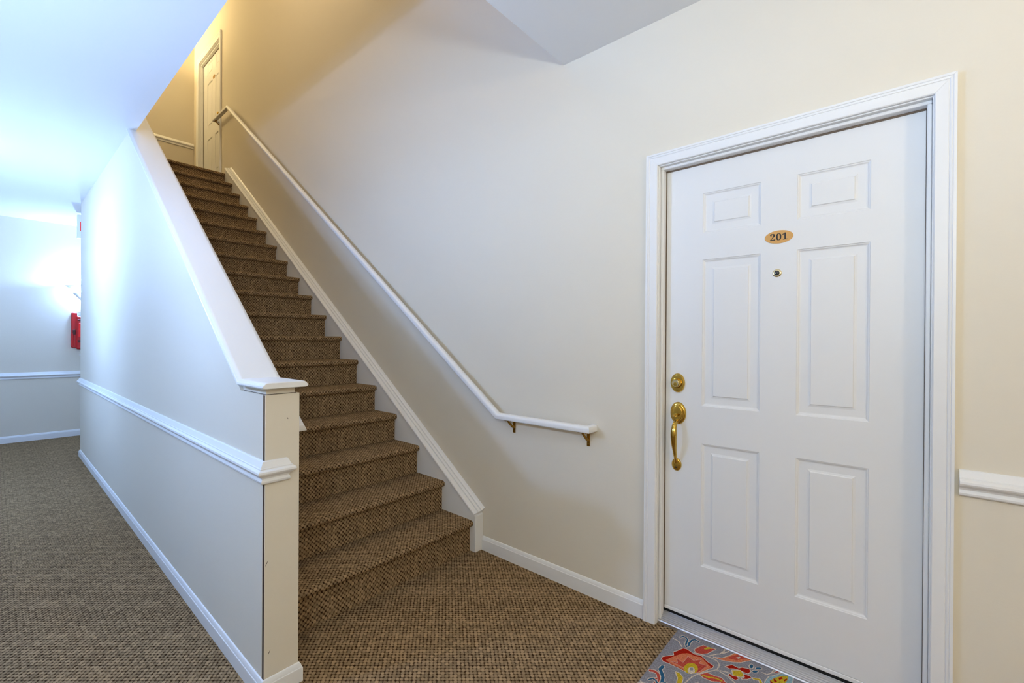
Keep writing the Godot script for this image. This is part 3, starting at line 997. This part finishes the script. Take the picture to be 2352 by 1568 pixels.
func small_things():
	# doormat lying against the threshold
	var mb := MB.new()
	var x0 := .009; var x1 := x0 - .60; var z0 := .862; var z1 := z0 + .90
	var h := .011
	var n := 30
	var px := func(i): return x0 + (x1 - x0) * i / 20.0
	var pz := func(k): return z0 + (z1 - z0) * k / float(n)
	for i in 20:
		for k in n:
			var q := []
			var uvq := []
			for c in [[0, 0], [0, 1], [1, 1], [1, 0]]:
				var xx: float = px.call(i + c[0]); var zz: float = pz.call(k + c[1])
				q.append(Vector3(xx, h + .0008 * sin(xx * 60.0 + zz * 35.0), zz))
				uvq.append(Vector2((zz - z0) / .90, (x0 - xx) / .60))
			mb.quad(q[0], q[1], q[2], q[3], uvq[0], uvq[1], uvq[2], uvq[3])
	var top := build(mb, "doormat", M["mat"])
	tag(top, "grey doormat with red, orange and yellow flowers at the apartment door", "doormat")
	mb = MB.new()
	mb.box(Vector3(x1 + .001, .0005, z0 + .001), Vector3(x0 - .001, h - .001, z1 - .001), .002)
	build(mb, "binding", plain(Color(0.42, 0.415, 0.43), .95), top)

	# red alarm box on the far wall, half hidden by the half wall
	var t := thing("alarm_box", "red fire alarm box with clear red cover under the far sconce", "alarm box")
	var X := -1.337; var z := FAR_Z
	one_box("back_box", Vector3(X, 1.185, z), Vector3(X + .30, 1.655, z + .045), M["red"], t, .008)
	one_box("side_flange", Vector3(X - .004, 1.20, z), Vector3(X + .02, 1.38, z + .055), M["red"], t, .004)
	one_box("cover", Vector3(X + .045, 1.165, z + .045), Vector3(X + .26, 1.61, z + .075), M["red"], t, .012)
	one_box("pull_station", Vector3(X + .066, 1.33, z + .0752), Vector3(X + .20, 1.515, z + .085), M["red_bright"], t, .004)
	one_box("latch", Vector3(X + .012, 1.36, z + .0452), Vector3(X + .040, 1.425, z + .055), M["red_dark"], t, .003)
	one_box("rib", Vector3(X + .058, 1.545, z + .0752), Vector3(X + .20, 1.565, z + .079), M["red_dark"], t, .002)
	one_box("rib", Vector3(X + .058, 1.255, z + .0752), Vector3(X + .20, 1.29, z + .079), M["red_dark"], t, .002)
	var lab := one_box("paper_label", Vector3(X + .055, 1.612, z + .0452), Vector3(X + .24, 1.672, z + .049), M["white_plastic"], t)
	for k in 3:
		one_box("print_line", Vector3(X + .068, 1.655 - k * .016, z + .0492), Vector3(X + .17 + .02 * (k % 2), 1.651 - k * .016, z + .0495), plain(Color(.35, .35, .4)), lab)
	one_box("conduit", Vector3(X + .105, 1.10, z), Vector3(X + .118, 1.17, z + .012), plain(Color(.55, .45, .45)), t, .002)
	mb = MB.new()
	mb.oval(Vector3(-1.225, 1.087, z), Vector3.BACK, Vector3(.03, 0, 0), Vector3(0, .016, 0), [[1, 0], [1, .012], [.8, .02], [.2, .022]], 20)
	var bt := build(mb, "call_button", M["white_plastic"])
	tag(bt, "small white oval button under the red alarm box", "button")

	# exit sign hung from the corridor ceiling past the corner
	t = thing("exit_sign", "white exit sign with red letters under the corridor ceiling", "exit sign")
	var sx := -1.366; var sz := -5.86
	one_box("canopy", Vector3(sx + .06, CEIL - .025, sz - .05), Vector3(sx + .26, CEIL, sz + .05), M["sconce"], t, .004)
	one_box("housing", Vector3(sx, 2.515, sz - .022), Vector3(sx + .32, CEIL - .026, sz + .022), M["white_plastic"], t, .004)
	var f := SystemFont.new()
	f.font_names = PackedStringArray(["Droid Sans"])
	var tm := TextMesh.new()
	tm.text = "EXIT"
	tm.font = f
	tm.font_size = 64
	tm.pixel_size = 0.0024
	tm.depth = 0.002
	tm.material = M["red_bright"]
	var o := put(tm, "letters", t)
	o.position = Vector3(sx + .16, 2.655, sz + .0235)
